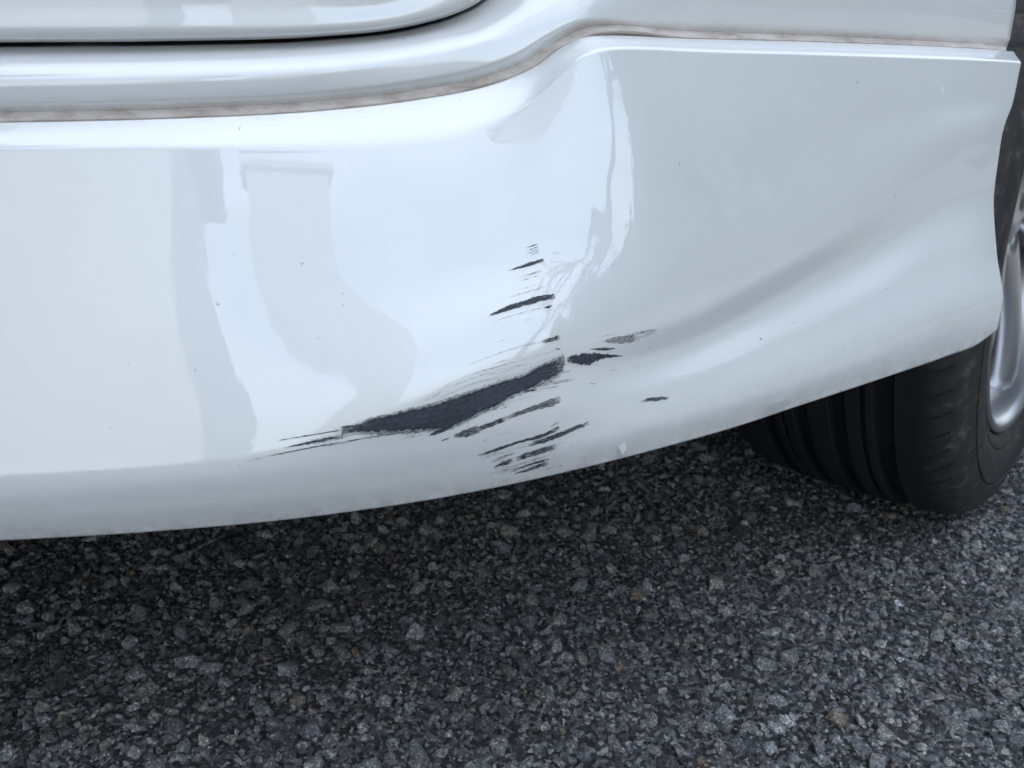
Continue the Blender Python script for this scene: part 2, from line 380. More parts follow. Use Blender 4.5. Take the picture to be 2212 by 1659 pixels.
# only where the photograph can see the ground (with a margin for a step aside)
def seen(x, y, m=.22):
    f = y * CP + CAM_H * SP; u = y * SP - CAM_H * CP
    return (abs(x / f) < (W / 2 / FPX) * (1 + m)) and (-(H / 2 / FPX) * (1 + m) < u / f < .12) and GX0 < x < GX1 and GY0 < y < GY1
cells = {}
def try_place(x, y, r, tight):
    c = .012; i, j = int(x / c), int(y / c)
    for a in (-1, 0, 1):
        for b in (-1, 0, 1):
            for (px, py, pr) in cells.get((i + a, j + b), ()):
                if (px - x) ** 2 + (py - y) ** 2 < (tight * (pr + r)) ** 2: return False
    cells.setdefault((i, j), []).append((x, y, r)); return True
stones = []
for (cnt, r0, r1, tight) in ((2600, .0050, .0085, .92), (12000, .0032, .0050, .86), (48000, .0019, .0032, .76), (75000, .0010, .0019, .70)):
    for _ in range(cnt):
        x, y = random.uniform(GX0, GX1), random.uniform(GY0, GY1)
        if not seen(x, y): continue
        r = random.uniform(r0, r1)
        if try_place(x, y, r, tight): stones.append((x, y, r))
def stone_tf(r):
    a = random.uniform(0, 6.283); e = random.uniform(.75, 1.3)
    return a, (r * e * 1.08, r / e * 1.08, r * random.uniform(.65, 1.1))
def image_size(s):
    return s[2] / math.hypot(s[0], s[1], CAM_H)
def in_frame(s): return seen(s[0], s[1], -.02)
order = sorted([s for s in stones if in_frame(s)], key=image_size, reverse=True)
single = set(order[:300])
big_me = []
for V, F in BIG: big_me.append(np_mesh('stone', V, F, M_stone1, False))
for s in order[:300]:
    a, sc = stone_tf(s[2])
    o = bpy.data.objects.new('stone', random.choice(big_me)); COL.objects.link(o); o.parent = road
    o.location = (s[0], s[1], -.0012 + random.uniform(-.0008, .0008)); o.scale = sc
    o.rotation_euler = (random.gauss(0, .32), random.gauss(0, .32), a)
VV, FF, TT, base = [], [], [], 0
for s in stones:
    if s in single: continue
    V, F = random.choice(BIG if s[2] > .0034 else SML)
    a, sc = stone_tf(s[2])
    P = V * sc
    t1, t2 = random.gauss(0, .35), random.gauss(0, .35)
    P[:, 2] += P[:, 0] * t1 + P[:, 1] * t2
    ca, sa = math.cos(a), math.sin(a)
    Q = np.stack([P[:, 0] * ca - P[:, 1] * sa + s[0], P[:, 0] * sa + P[:, 1] * ca + s[1], P[:, 2] - .0012 + (0.0004 if s[2] < .0021 else random.uniform(-.0008, .0008))], -1)
    VV.append(Q); FF.append(F + base); base += len(V); TT.append(np.full(len(V), random.random()))
agm = np_mesh('aggregate', np.vstack(VV), np.vstack(FF), M_stoneN, False)
at = agm.attributes.new('tone', 'FLOAT', 'POINT'); at.data.foreach_set('value', np.concatenate(TT).astype(np.float32))
link('aggregate', agm, road, kind='stuff')
print('stones', len(stones), 'tris', sum(len(f) for f in FF))

# ------------------------------------------------------------------ car
car = empty('parked_car', (0.0, 0.0, 0.0), label='white parked car with dark scuffs scraped across its lower side skirt', category='car')

def panel(name, G, mat, parent, flip=False, flange=None, push=.03):
    """grid mesh with its edges turned inwards so that it has body"""
    n, m = G.shape[:2]
    V = [G.reshape(-1, 3)]; F = [grid_faces(n, m, flip)]
    ring = [i * m for i in range(n)] + [(n - 1) * m + j for j in range(1, m)] + [i * m + m - 1 for i in range(n - 2, -1, -1)] + [j for j in range(m - 2, 0, -1)]
    if flange:
        base = n * m
        pts = G.reshape(-1, 3)[ring]
        c = np.array([-.2, 1.0, 0]); c = c / np.linalg.norm(c)
        lay1 = pts + c * flange * .12
        ctr = G.reshape(-1, 3).mean(0)
        inn = ctr - pts; inn /= np.maximum(np.linalg.norm(inn, axis=1, keepdims=True), 1e-6)
        lay1 = pts + c * flange * .15 + inn * flange * .03
        lay2 = pts + c * flange + inn * flange * .25
        L = len(ring)
        V += [lay1, lay2]
        r0 = np.array(ring); r1 = base + np.arange(L); r2 = base + L + np.arange(L)
        for a, b in ((r0, r1), (r1, r2)):
            q = np.stack([a, np.roll(a, -1), np.roll(b, -1), b], -1)
            F.append(q if flip else q[:, ::-1])
    me = np_mesh(name, np.vstack(V), np.vstack(F), mat, True)
    bm = bmesh.new(); bm.from_mesh(me); bmesh.ops.recalc_face_normals(bm, faces=bm.faces[:]); bm.to_mesh(me); bm.free()
    return link(name, me, parent)

def st(points):                        # [(px,py,off)] -> 3-D
    return [hit(*p) for p in points]
def slide(station, dx):                # continue a station along the car's left tangent
    return [p + np.array([dx, dx * .17, 0]) for p in station]

# --- side skirt: lines from the upper edge to the lower edge
LO = (-.049, -.036, -.015, .0070, .0090, .0098, .0085, .0040)
def skl(x, ys, off=LO): return [(x, y, o) for y, o in zip(ys, off)]
def row(pts, offs): return [(x, y, o) for (x, y), o in zip(pts, offs)]
SK = [
    skl(-1500, (290, 350, 700, 1085, 1120, 1160, 1205, 1262)),
    skl(-400, (272, 328, 650, 1025, 1058, 1097, 1140, 1187)),
    skl(0, (265, 322, 640, 1000, 1035, 1075, 1115, 1168)),
    skl(350, (257, 318, 630, 980, 1015, 1050, 1095, 1147)),
    skl(700, (239, 316, 615, 928, 968, 1012, 1062, 1113)),
    row([(900,216),(892,308),(900,590),(900,873),(905,920),(910,970),(920,1030),(932,1079)], (-.050,-.036,-.0155,.0075,.009,.0090,.0072,.0035)),
    row([(1050,187),(1035,280),(1060,550),(1050,820),(1062,870),(1072,925),(1084,992),(1097,1048)], (-.051,-.036,-.0165,.0050,.0065,.0075,.0065,.0035)),
    row([(1150,148),(1145,225),(1180,515),(1200,768),(1212,820),(1224,885),(1236,958),(1247,1014)], (-.050,-.034,-.0168,.002,.0030,.0050,.0056,.0032)),
    row([(1217,101),(1225,150),(1280,470),(1330,735),(1342,792),(1356,862),(1368,928),(1382,980)], (-.048,-.032,-.0172,-.0025,-.0035,.0018,.0050,.0032)),
    row([(1275,79),(1292,108),(1400,400),(1480,678),(1500,742),(1515,812),(1530,884),(1546,935)], (-.044,-.030,-.018,-.0066,-.0092,-.001,.0042,.0028)),
    row([(1500,84),(1508,113),(1580,330),(1680,570),(1692,640),(1702,730),(1710,825),(1722,878)], (-.0445,-.031,-.0205,-.0100,-.0130,-.0035,.005,.0034)),
    row([(1800,92),(1803,120),(1830,270),(1880,450),(1890,530),(1893,640),(1900,757),(1907,817)], (-.0455,-.032,-.0252,-.0162,-.0180,-.0065,.004,.0026)),
    row([(2050,102),(2052,128),(2042,220),(2040,345),(2040,430),(2042,560),(2045,695),(2050,768)], (-.046,-.033,-.0290,-.0235,-.0225,-.0115,.001,.0002)),
    row([(2140,107),(2145,132),(2125,215),(2112,320),(2107,410),(2110,545),(2115,672),(2110,745)], (-.0465,-.0335,-.0297,-.0247,-.0236,-.0125,0,0)),
    row([(2190,111),(2206,136),(2190,215),(2160,320),(2148,410),(2153,540),(2166,650),(2154,713)], (-.047,-.034,-.0308,-.0265,-.0248,-.0155,-.003,-.002)),
]
def tighten(row):                      # a second line just under the bevel keeps its edge crisp
    a, b, c = row[0], row[1], row[2]
    k = min(.12, 16.0 / max(1., c[1] - b[1])); e = lambda p, q, t: tuple(p[i] + (q[i] - p[i]) * t for i in range(3))
    m = e(b, c, k); m = (m[0], m[1], b[2] + (c[2] - b[2]) * k * 1.1)
    return [a, e(a, b, .55)[:2] + (a[2] + (b[2] - a[2]) * .62,), b, m] + list(row[2:])
SK = [tighten(r) for r in SK]
SKS = [st(s) for s in SK]
SKS = [slide(SKS[0], -1.6), slide(SKS[0], -.5)] + SKS
SKG = loft(SKS, 420, 200, 3)
for _ in range(130):                     # fair the surface lengthways, edges kept
    T_ = SKG.copy(); T_[1:-1] = .5 * SKG[1:-1] + .25 * (SKG[:-2] + SKG[2:])
    wv = np.clip(np.minimum(np.arange(SKG.shape[1]), np.arange(SKG.shape[1])[::-1]) / 14.0, 0, 1)[None, :, None]
    wu = np.clip((SKG.shape[0] - 1 - np.arange(SKG.shape[0])) / 22.0, 0, 1)[:, None, None]
    SKG = SKG + (T_ - SKG) * wv * wu
# small dents and ripples round the knocked corner
def to_px(P):
    f = P[..., 1] * CP - (P[..., 2] - CAM_H) * SP; u = P[..., 1] * SP + (P[..., 2] - CAM_H) * CP
    return W / 2 + P[..., 0] / f * FPX, H / 2 - u / f * FPX
gx_, gy_ = to_px(SKG)
m_ = np.exp(-((gx_ - 1265 - (gy_ - 450) * .12) / 85) ** 2 - ((gy_ - 430) / 260) ** 2)
rip = (np.sin(gx_ / 13 + 1.4 * np.sin(gy_ / 47)) * .6 + np.sin(gy_ / 29 + gx_ / 41) * .7 + np.sin(gy_ / 13.5 + 2 * np.sin(gx_ / 31)) * .35) * m_ * 5.5e-5
rip += -2.0e-4 * np.exp(-((gx_ - 1222 - 6 * np.sin(gy_ / 60)) / 17) ** 2 - ((gy_ - 740) / 70) ** 2)
rip += 1.3e-4 * np.exp(-((gx_ - 938 - 14 * np.sin(gy_ / 90)) / 22) ** 2 - ((gy_ - 640) / 170) ** 2)
lm_ = np.clip((900 - gx_) / 300, 0, 1) * np.clip((gy_ - 330) / 60, 0, 1) * np.clip((960 - gy_) / 60, 0, 1)
rip += lm_ * 6e-6 * (np.sin(gx_ / 17 + 1.7 * np.sin(gy_ / 60)) * np.sin(gy_ / 34 + gx_ / 80) + .9 * np.sin(gy_ / 15 + 2.1 * np.sin(gx_ / 38)) * np.sin(gx_ / 50))
SKG[..., 1] -= rip
skirt = panel('side_skirt', SKG, M_paint, car, flange=.05)
nu_, nv_ = SKG.shape[:2]
vv_ = np.linalg.norm(np.diff(SKG, axis=1), axis=2); fromlow = np.cumsum(vv_[:, ::-1], axis=1)[:, ::-1]; fromlow = np.concatenate([fromlow, np.zeros((nu_, 1))], 1)
fromtop = np.concatenate([np.zeros((nu_, 1)), np.cumsum(vv_, axis=1)], 1)
gri = .55 * np.clip(1 - fromlow / .012, 0, 1) ** 1.5 + .16 * np.clip(1 - fromlow / .05, 0, 1) + .35 * np.clip(1 - fromtop / .004, 0, 1)
ga = skirt.data.attributes.new('grime', 'FLOAT', 'POINT'); gv_ = np.full(len(skirt.data.vertices), .4, np.float32); gv_[:nu_ * nv_] = gri.ravel(); ga.data.foreach_set('value', gv_)

# --- body side frame: sill under the door, sweeping up into the wing
BO = (-.0545, -.0508, -.0500, -.0565, -.073)
def bl(x, ys, off=BO): return [(x, y, o) for y, o in zip(ys, off)]
BD = [
    bl(-1500, (262, 240, 203, 155, 112)), bl(-400, (250, 228, 192, 145, 106)), bl(0, (243, 221, 186, 140, 102)), bl(350, (236, 213, 178, 134, 99)),
    row([(700,218),(700,195),(697,158),(693,118),(690,88)], BO),
    row([(890,197),(885,172),(873,134),(856,98),(840,73)], (-.0545,-.0508,-.0508,-.0580,-.074)),
    row([(1040,168),(1028,144),(1000,106),(962,75),(920,57)], (-.0545,-.0508,-.0513,-.0592,-.074)),
    row([(1130,135),(1115,112),(1085,76),(1040,50),(985,37)], (-.0540,-.0505,-.0526,-.0615,-.074)),
    row([(1200,92),(1190,68),(1160,30),(1105,10),(1045,7)], (-.0530,-.0495,-.0526,-.0628,-.0735)),
    row([(1252,64),(1248,42),(1235,-10),(1180,-55),(1090,-38)], (-.053,-.0485,-.052,-.064,-.073)),
    row([(1400,66),(1400,45),(1400,-30),(1370,-160),(1160,-150)], (-.053,-.050,-.050,-.060,-.073)),
    row([(1750,78),(1755,58),(1760,-20),(1740,-220),(1230,-420)], (-.054,-.051,-.050,-.054,-.074)),
    row([(2050,94),(2055,74),(2062,0),(2070,-220),(1700,-620)], (-.055,-.052,-.0505,-.054,-.072)),
    row([(2175,103),(2183,78),(2193,20),(2200,-220),(2140,-620)], (-.056,-.0525,-.0515,-.056,-.072)),
]
BDS = [st(s) for s in BD]
BDS = [slide(BDS[0], -1.6), slide(BDS[0], -.5)] + BDS
def raise_last(stns, z0, z1, lean):
    out = []
    for s in stns:
        out.append(s)
    return out
BDG = loft(BDS, 200, 60, 2)
side_frame = panel('body_side_frame', BDG, M_paint, car, flange=.035)
bd_ = np.concatenate([np.zeros((BDG.shape[0], 1)), np.cumsum(np.linalg.norm(np.diff(BDG, axis=1), axis=2), axis=1)], 1)
fa_ = side_frame.data.attributes.new('grime', 'FLOAT', 'POINT'); fv_ = np.full(len(side_frame.data.vertices), .3, np.float32); fv_[:bd_.size] = (.5 * np.clip(1 - bd_ / .006, 0, 1)).ravel(); fa_.data.foreach_set('value', fv_)

# --- grimy sealant bead in the joint between frame and skirt
SE = []
for s, b in zip(SK, [BD[0], BD[1], BD[2], BD[3], BD[4], BD[5], BD[6], BD[7], BD[8], BD[9], None, None, None, None, None]):
    px, py, o = s[0]
    if b is not None: bx, by, bo = b[0]
    else: bx, by, bo = px, py - 16 + max(0, (px - 1500) / 650 * 8), -.0535
    SE.append([hit(px, py + 10, o - .006), hit(px * .85 + bx * .15, py * .85 + by * .15, o - .0008), hit(px * .4 + bx * .6, py * .4 + by * .6, bo * .7 + o * .3 + .0006), hit(bx, by - 1, bo + .0003), hit(bx, by - 6, bo - .004)])
SE = SE[:-1] + [[hit(2174, 112, -.0505), hit(2174, 109, -.048), hit(2174, 105, -.051), hit(2175, 102, -.0555), hit(2176, 97, -.060)]]
SE = [slide(SE[0], -1.6), slide(SE[0], -.5)] + SE
panel('sealant_strip', loft(SE, 160, 12, 0), M_grime, car, flange=.008)

# --- door above, with its dark shut line
def add_grime(o, vals, back=.4):
    a = o.data.attributes.new('grime', 'FLOAT', 'POINT'); v = np.full(len(o.data.vertices), back, np.float32); v[:vals.size] = vals.ravel(); a.data.foreach_set('value', v)
GAPU = [(-1500, 100), (-400, 95), (0, 91.5), (350, 89), (690, 79), (840, 65), (918, 49.5), (980, 31), (1038, 2), (1082, -42), (1150, -156), (1216, -430)]
DT = [(-1500, 0), (-400, 0), (0, 0), (350, 0), (640, 0), (770, 0), (830, -8), (870, -25), (910, -60), (945, -100), (1000, -220), (1060, -470)]
DR = []
for (gx, gy), (tx, ty) in zip(GAPU, DT):
    f = lambda k: (gx + (tx - gx) * k, gy + (ty - gy) * k)
    up = [f(0), f(.10), f(.35), f(.85)]
    offs = (-.0680, -.0612, -.0600, -.0608)
    row = [hit(x, y, o) for (x, y), o in zip(up, offs)]
    q = row[-1]
    row.append(q + np.array([0, -.002, .05])); row.append(q + np.array([0, .000, .22])); row.append(q + np.array([0, .035, .45]))
    row = [r if k < 4 else np.array([row[3][0] - (.0 if k == 4 else .0), r[1], r[2]]) for k, r in enumerate(row)]
    DR.append(row)
DR = [slide(DR[0], -1.0), slide(DR[0], -.4)] + DR
DRG = loft(DR, 150, 60, 2)
door = panel('door', DRG, M_paint, car, flange=.03)
dd_ = np.concatenate([np.zeros((DRG.shape[0], 1)), np.cumsum(np.linalg.norm(np.diff(DRG, axis=1), axis=2), axis=1)], 1)
add_grime(door, .42 * np.clip(1 - dd_ / .011, 0, 1))
# rubber seal deep in the shut line
GS_ = []
for (gx, gy), b in zip(GAPU, BD):
    bx, by, bo = b[-1]
    GS_.append([hit(bx + (bx - gx) * 1.2, by + (by - gy) * 1.2, -.089), hit((bx + gx) / 2, (by + gy) / 2, -.092), hit(gx - (bx - gx) * 1.2, gy - (by - gy) * 1.2, -.089)])
GS_ = [slide(GS_[0], -1.6), slide(GS_[0], -.5)] + GS_
panel('door_seal', loft(GS_, 120, 8, 0), M_gap, door, flange=.01)

# --- hidden bulk of the car: floor, far side, cabin, bonnet (it shades the road)
def sweep_block(name, x0, x1, prof, mat, parent=car, step=.12, taper=0):
    """profile (inset from the near side, z) swept along the plan line"""
    n = max(2, int((x1 - x0) / step))
    rows = []
    for i in range(n + 1):
        x = x0 + (x1 - x0) * i / n; y = plan(x); d = plan_d(min(x, .1)); L = math.hypot(1, d)
        rows.append([np.array([x - d / L * ins, y + ins / L, z]) for ins, z in prof])
    G = np.array(rows); n, m = G.shape[:2]
    V = G.reshape(-1, 3); F = grid_faces(n, m)
    bm = bmesh.new(); vs = [bm.verts.new(v) for v in V]
    for f in F: bm.faces.new([vs[k] for k in f])
    for i in range(n - 1): bm.faces.new([vs[i * m], vs[(i + 1) * m], vs[(i + 1) * m + m - 1], vs[i * m + m - 1]])
    bm.faces.new([vs[k] for k in range(m)]); bm.faces.new([vs[(n - 1) * m + k] for k in range(m)])
    return bm_obj(name, bm, mat, parent)
sweep_block('underbody', -2.4, .05, [(.09, .32), (.05, .26), (.10, .22), (1.50, .20), (1.55, .12), (1.6, .30)], M_plastic)
sweep_block('engine_tray', .05, 1.1, [(.62, .32), (.62, .19), (1.45, .18), (1.5, .12), (1.55, .32)], M_plastic)
sweep_block('front_bumper', .82, 1.08, [(.34, .70), (.30, .50), (.33, .19), (.7, .18), (.7, .70)], M_paint)
sweep_block('nose_panel', 1.0, 1.14, [(.5, .80), (.5, .13), (1.5, .13), (1.5, .80)], M_plastic)
sweep_block('far_sill', -2.4, 1.0, [(1.45, .30), (1.45, .05), (1.5, .05), (1.5, .30)], M_plastic)
sweep_block('cabin_floor_pan', -2.4, .16, [(.13, .32), (.13, .88), (1.55, .88), (1.6, .32)], M_plastic)
sweep_block('side_window', -1.9, -.02, [(.105, .99), (.22, 1.40), (.26, 1.40), (.16, .99)], M_glass)
sweep_block('roof', -2.1, -.1, [(.22, 1.405), (.30, 1.47), (.8, 1.50), (1.3, 1.47), (1.4, 1.40), (1.5, .9), (.25, .9)], M_paint)
sweep_block('bonnet', .02, 1.15, [(.09, .66), (.18, .78), (.8, .88), (1.45, .78), (1.5, .66)], M_paint)

# --- front wheel on lock
TH = R(38.5)                                     # direction it points, from +y towards +x
fw = np.array([math.sin(TH), math.cos(TH), 0]); ax = np.array([math.cos(TH), -math.sin(TH), 0]); up = np.array([0, 0, 1.])
TR, TW, RR = .282, .185, .200
co = on_z(2106, 1046, 0)
hub = co - ax * (TW / 2 - .022) + up * (TR - .008)
WS = TR / .312
wheel = empty('wheel', (0, 0, 0), car)
def lathe(name, prof, mat, parent, seg=160, closed=True, smooth=True, mod=None):
    """prof: [(a along axle outwards, radius)]"""
    P = np.array(prof); m = len(P); V = []
    for i in range(seg):
        t = 2 * math.pi * i / seg; dr = up * math.cos(t) + fw * math.sin(t)
        for k, (a, r) in enumerate(P):
            a, r = a * WS, r * WS
            if mod: a, r = mod(k, t, a, r)
            q_ = hub + ax * a + dr * r; q_[2] = max(q_[2], .0012); V.append(q_)
    F = []
    for i in range(seg):
        for k in range(m if closed else m - 1):
            F.append((i * m + k, ((i + 1) % seg) * m + k, ((i + 1) % seg) * m + (k + 1) % m, i * m + (k + 1) % m))
    me = np_mesh(name, np.array(V), np.array(F), mat, smooth)
    bm = bmesh.new(); bm.from_mesh(me); bmesh.ops.recalc_face_normals(bm, faces=bm.faces[:]); bm.to_mesh(me); bm.free()
    return link(name, me, parent)
def crown(a): return .312 - .0035 * (a / .08) ** 2 - (.010 * max(0, (abs(a) - .078) / .022) ** 2)
prof = []
grooves = [(-.050, .0060), (-.018, .0062), (.014, .0068), (.051, .0078), (-.035, .0012), (.0345, .0022)]
aa = sorted(set([-.1, -.095, -.09, -.085, -.08, -.075, .075, .08, .085, .09, .095, .1] + [round(x, 4) for x in np.linspace(-.07, .07, 15)]))
pts = []
for a in aa:
    if any(abs(a - g) < w + .0015 for g, w in grooves): continue
    pts.append((a, crown(a)))
for g, w in grooves:
    dpt = .0095 if w > .003 else .005
    pts += [(g - w - .0008, crown(g)), (g - w, crown(g) - .001), (g - w * .85, crown(g) - dpt), (g + w * .85, crown(g) - dpt), (g + w, crown(g) - .001), (g + w + .0008, crown(g))]
pts.sort()
sideO = [(.1045, .289), (.1075, .278), (.1085, .2725), (.1068, .2715), (.1068, .2705), (.1090, .2695), (.1095, .262), (.1085, .250), (.1060, .240), (.1050, .2385), (.1056, .2365), (.1035, .230), (.0985, .224), (.090, .220)]
sideI = [(-a, r) for a, r in reversed(sideO)]
tyre = lathe('tyre', sideI + pts + sideO, M_tyre, wheel, seg=200)
tv = np.empty(len(tyre.data.vertices) * 3, np.float32); tyre.data.vertices.foreach_get('co', tv); tv = tv.reshape(-1, 3) - hub
ta = (tv @ ax) / WS; tr_ = np.linalg.norm(tv - (tv @ ax)[:, None] * ax, axis=1) / WS
dust = np.clip((np.abs(ta) - .078) / .02, 0, 1) * np.where(tr_ > .283, 1.0, .75)
tyre.data.set_sharp_from_angle(angle=R(28))
tat = tyre.data.attributes.new('dust', 'FLOAT', 'POINT'); tat.data.foreach_set('value', dust.astype(np.float32))
# lateral sipes as dark shallow slots on the outer shoulder and ribs
bm = bmesh.new()
for i in range(84):
    t0 = 2 * math.pi * i / 84
    for (a0, a1, sl, w) in ((.0605, .098, .03, .0015), (.022, .0315, .03, .0012), (-.011, .0065, .05, .0012), (-.043, -.025, .05, .0012)):
        if i % 2 and a0 < .05: continue
        pv = []
        for k in range(6):
            a = a0 + (a1 - a0) * k / 5; t = t0 + sl * (k / 5) ** 1.5
            for sgn in (-1, 1):
                tt = t + sgn * w / TR
                dr = up * math.cos(tt) + fw * math.sin(tt)
                pv.append(bm.verts.new(hub + (ax * a + dr * (crown(a) + .0003)) * WS))
        for k in range(5): bm.faces.new([pv[2*k], pv[2*k+1], pv[2*k+3], pv[2*k+2]])
bm_obj('tread_sipes', bm, M_gap, wheel, kind='stuff')
lathe('rim', [(.090, .2195), (.101, .2230), (.1035, .2200), (.1015, .2150), (.094, .2110), (.085, .2075), (.055, .200), (-.085, .196), (-.085, .2195)], M_rim, wheel, seg=120)
lathe('brake_disc', [(.02, .02), (.02, .165), (.0, .165), (.0, .02)], M_rimdark, wheel, seg=64)
lathe('hub_cap', [(.02, .001), (.062, .001), (.070, .02), (.066, .048), (.02, .055)], M_rim, wheel, seg=48)
sp0 = None
for i in range(7):
    t = 2 * math.pi * i / 7 + .2
    bm = bmesh.new(); rows = []
    for k in range(9):
        q = k / 8; r = .04 + (.2115 - .04) * q
        w = .020 - .006 * math.sin(q * math.pi) + .010 * q ** 3; a = .066 + .010 * math.sin(q * 2.2) + .012 * q
        dr = up * math.cos(t) + fw * math.sin(t); tg = -up * math.sin(t) + fw * math.cos(t)
        rows.append([bm.verts.new(hub + (dr * r + tg * s * w + ax * b) * WS) for s, b in ((-1, a - .028), (-.9, a - .006), (-.45, a), (.45, a), (.9, a - .006), (1, a - .028))])
    for k in range(8):
        for j in range(6): bm.faces.new([rows[k][j], rows[k][(j+1) % 6], rows[k+1][(j+1) % 6], rows[k+1][j]])
    bm.faces.new(rows[0]); bm.faces.new(rows[-1])
    bm_obj('spoke', bm, M_rim, wheel, smooth=True)

# wheel arch liner: dark shell around the wheel, open to the side and below
bm = bmesh.new(); rows = []
al = np.array([math.cos(R(18)), math.sin(R(18)), 0]); ac = np.array([math.sin(R(18)), -math.cos(R(18)), 0])
lc = hub + np.array([.0, .0, .02])
for i in range(25):
    t = -R(100) + R(200) * i / 24
    d = al * math.sin(t) + up * math.cos(t)
    rows.append([bm.verts.new(lc + d * r + ac * b) for r, b in ((.415, .16 if abs(t) < R(60) else .11), (.40, -.35), (.05, -.36))])
for i in range(24):
    for j in range(2): bm.faces.new([rows[i][j], rows[i+1][j], rows[i+1][j+1], rows[i][j+1]])
bm_obj('wheel_arch_liner', bm, M_plastic, car)

# ------------------------------------------------------------------ scuffs on the skirt
dg = bpy.context.evaluated_depsgraph_get()
nn, mm = SKG.shape[:2]
bvh = BVHTree.FromPolygons([tuple(p) for p in SKG.reshape(-1, 3)], [tuple(int(x) for x in f) for f in grid_faces(nn, mm)])
camv = Vector((0, 0, CAM_H))
def on_skirt(px, py, lift):
    d = Vector(ray(px, py)).normalized()
    loc, nrm, i, dist = bvh.ray_cast(camv, d)
    if loc is None: return None
    if nrm.dot(d) > 0: nrm = -nrm
    return loc + nrm * lift
S5 = 2280 / 2212
def z5(X, Y): return ((760 + X / 2.9105) / S5, (570 + Y / 2.9105) / S5)
def z4(X, Y): return ((X / 2.9105) / S5, (570 + Y / 2.9105) / S5)
def z2(X, Y): return ((760 + X / 2.9105) / S5, (Y / 2.9105) / S5)
scuff_n = [0]
def strip(pairs, dens, rag=.5, step=2.0, na=9):
    """pairs: upper and lower outline points matched along the mark"""
    U = np.array([p[0] for p in pairs]); L = np.array([p[1] for p in pairs])
    C = (U + L) / 2; s = np.concatenate([[0], np.cumsum(np.linalg.norm(np.diff(C, axis=0), axis=1))])
    q = np.linspace(0, s[-1], max(4, int(s[-1] / step)))
    u = pchip(s, U, q); l = pchip(s, L, q)
    n = len(q); w = np.linalg.norm(l - u, axis=1)
    def wob():
        a = rng.random(n); b = np.repeat(rng.random(n // 3 + 2), 3)[:n]; return (.5 * a + .5 * b - .5) * 2
    nrm = (l - u) / np.maximum(w, .01)[:, None]
    amp = np.minimum(1.0 + .10 * w, 3.2) * rag
    u = u + nrm * (wob() * amp)[:, None]; l = l + nrm * (wob() * amp)[:, None]
    scuff_n[0] += 1
    lift = .00012 + .000004 * (scuff_n[0] % 40)
    V, UV, D = [], [], []
    ok = True
    for i in range(n):
        for k in range(na):
            f = k / (na - 1); p = u[i] * (1 - f) + l[i] * f
            h = on_skirt(p[0], p[1], lift)
            if h is None: ok = False; break
            V.append(h); UV.append((q[i] + scuff_n[0] * 61.7, f * w[i] + scuff_n[0] * 17.3))
            e = min(f, 1 - f) * 2; de = min(i, n - 1 - i) / (n * .12 + 1)
            D.append(dens * (.72 + .28 * min(1, e * 3)) * (.55 + .45 * min(1, de)))
        if not ok: break
    if not ok: return
    F = grid_faces(n, na)
    me = np_mesh('scuff_mark', np.array(V), F, M_scuff, True)
    uvl = me.uv_layers.new(name='UVMap'); li = np.zeros(len(me.loops), np.int32); me.loops.foreach_get('vertex_index', li)
    uvl.data.foreach_set('uv', np.array(UV, np.float32)[li].ravel())
    a = me.attributes.new('dens', 'FLOAT', 'POINT'); a.data.foreach_set('value', np.array(D, np.float32))
    link('scuff_mark', me, skirt)
def stroke(z, pts, dens, rag=.85):
    P = np.array([z(p[0], p[1]) for p in pts]); w = np.array([p[2] for p in pts]) / 2.9105 / S5
    T = np.gradient(P, axis=0); T /= np.linalg.norm(T, axis=1, keepdims=True); Nn = np.stack([-T[:, 1], T[:, 0]], -1)
    strip([(P[i] - Nn[i] * w[i] / 2, P[i] + Nn[i] * w[i] / 2) for i in range(len(P))], dens, rag, na=max(3, min(9, int(w.max() / 2) + 2)))
GASH = [((0,1112),(0,1165)),((95,1106),(100,1140)),((200,1060),(230,1137)),((330,1032),(340,1133)),((450,1000),(460,1125)),((600,965),(600,1120)),((750,915),(705,1104)),
    ((900,865),(805,1063)),((1000,830),(905,1008)),((1100,800),(1005,968)),((1180,780),(1100,905)),((1265,728),(1190,870)),((1340,695),(1300,815)),((1400,665),(1420,757)),((1440,640),(1452,682))]
strip([(z5(*a), z5(*b)) for a, b in GASH], .97, 1.1, step=1.5, na=18)
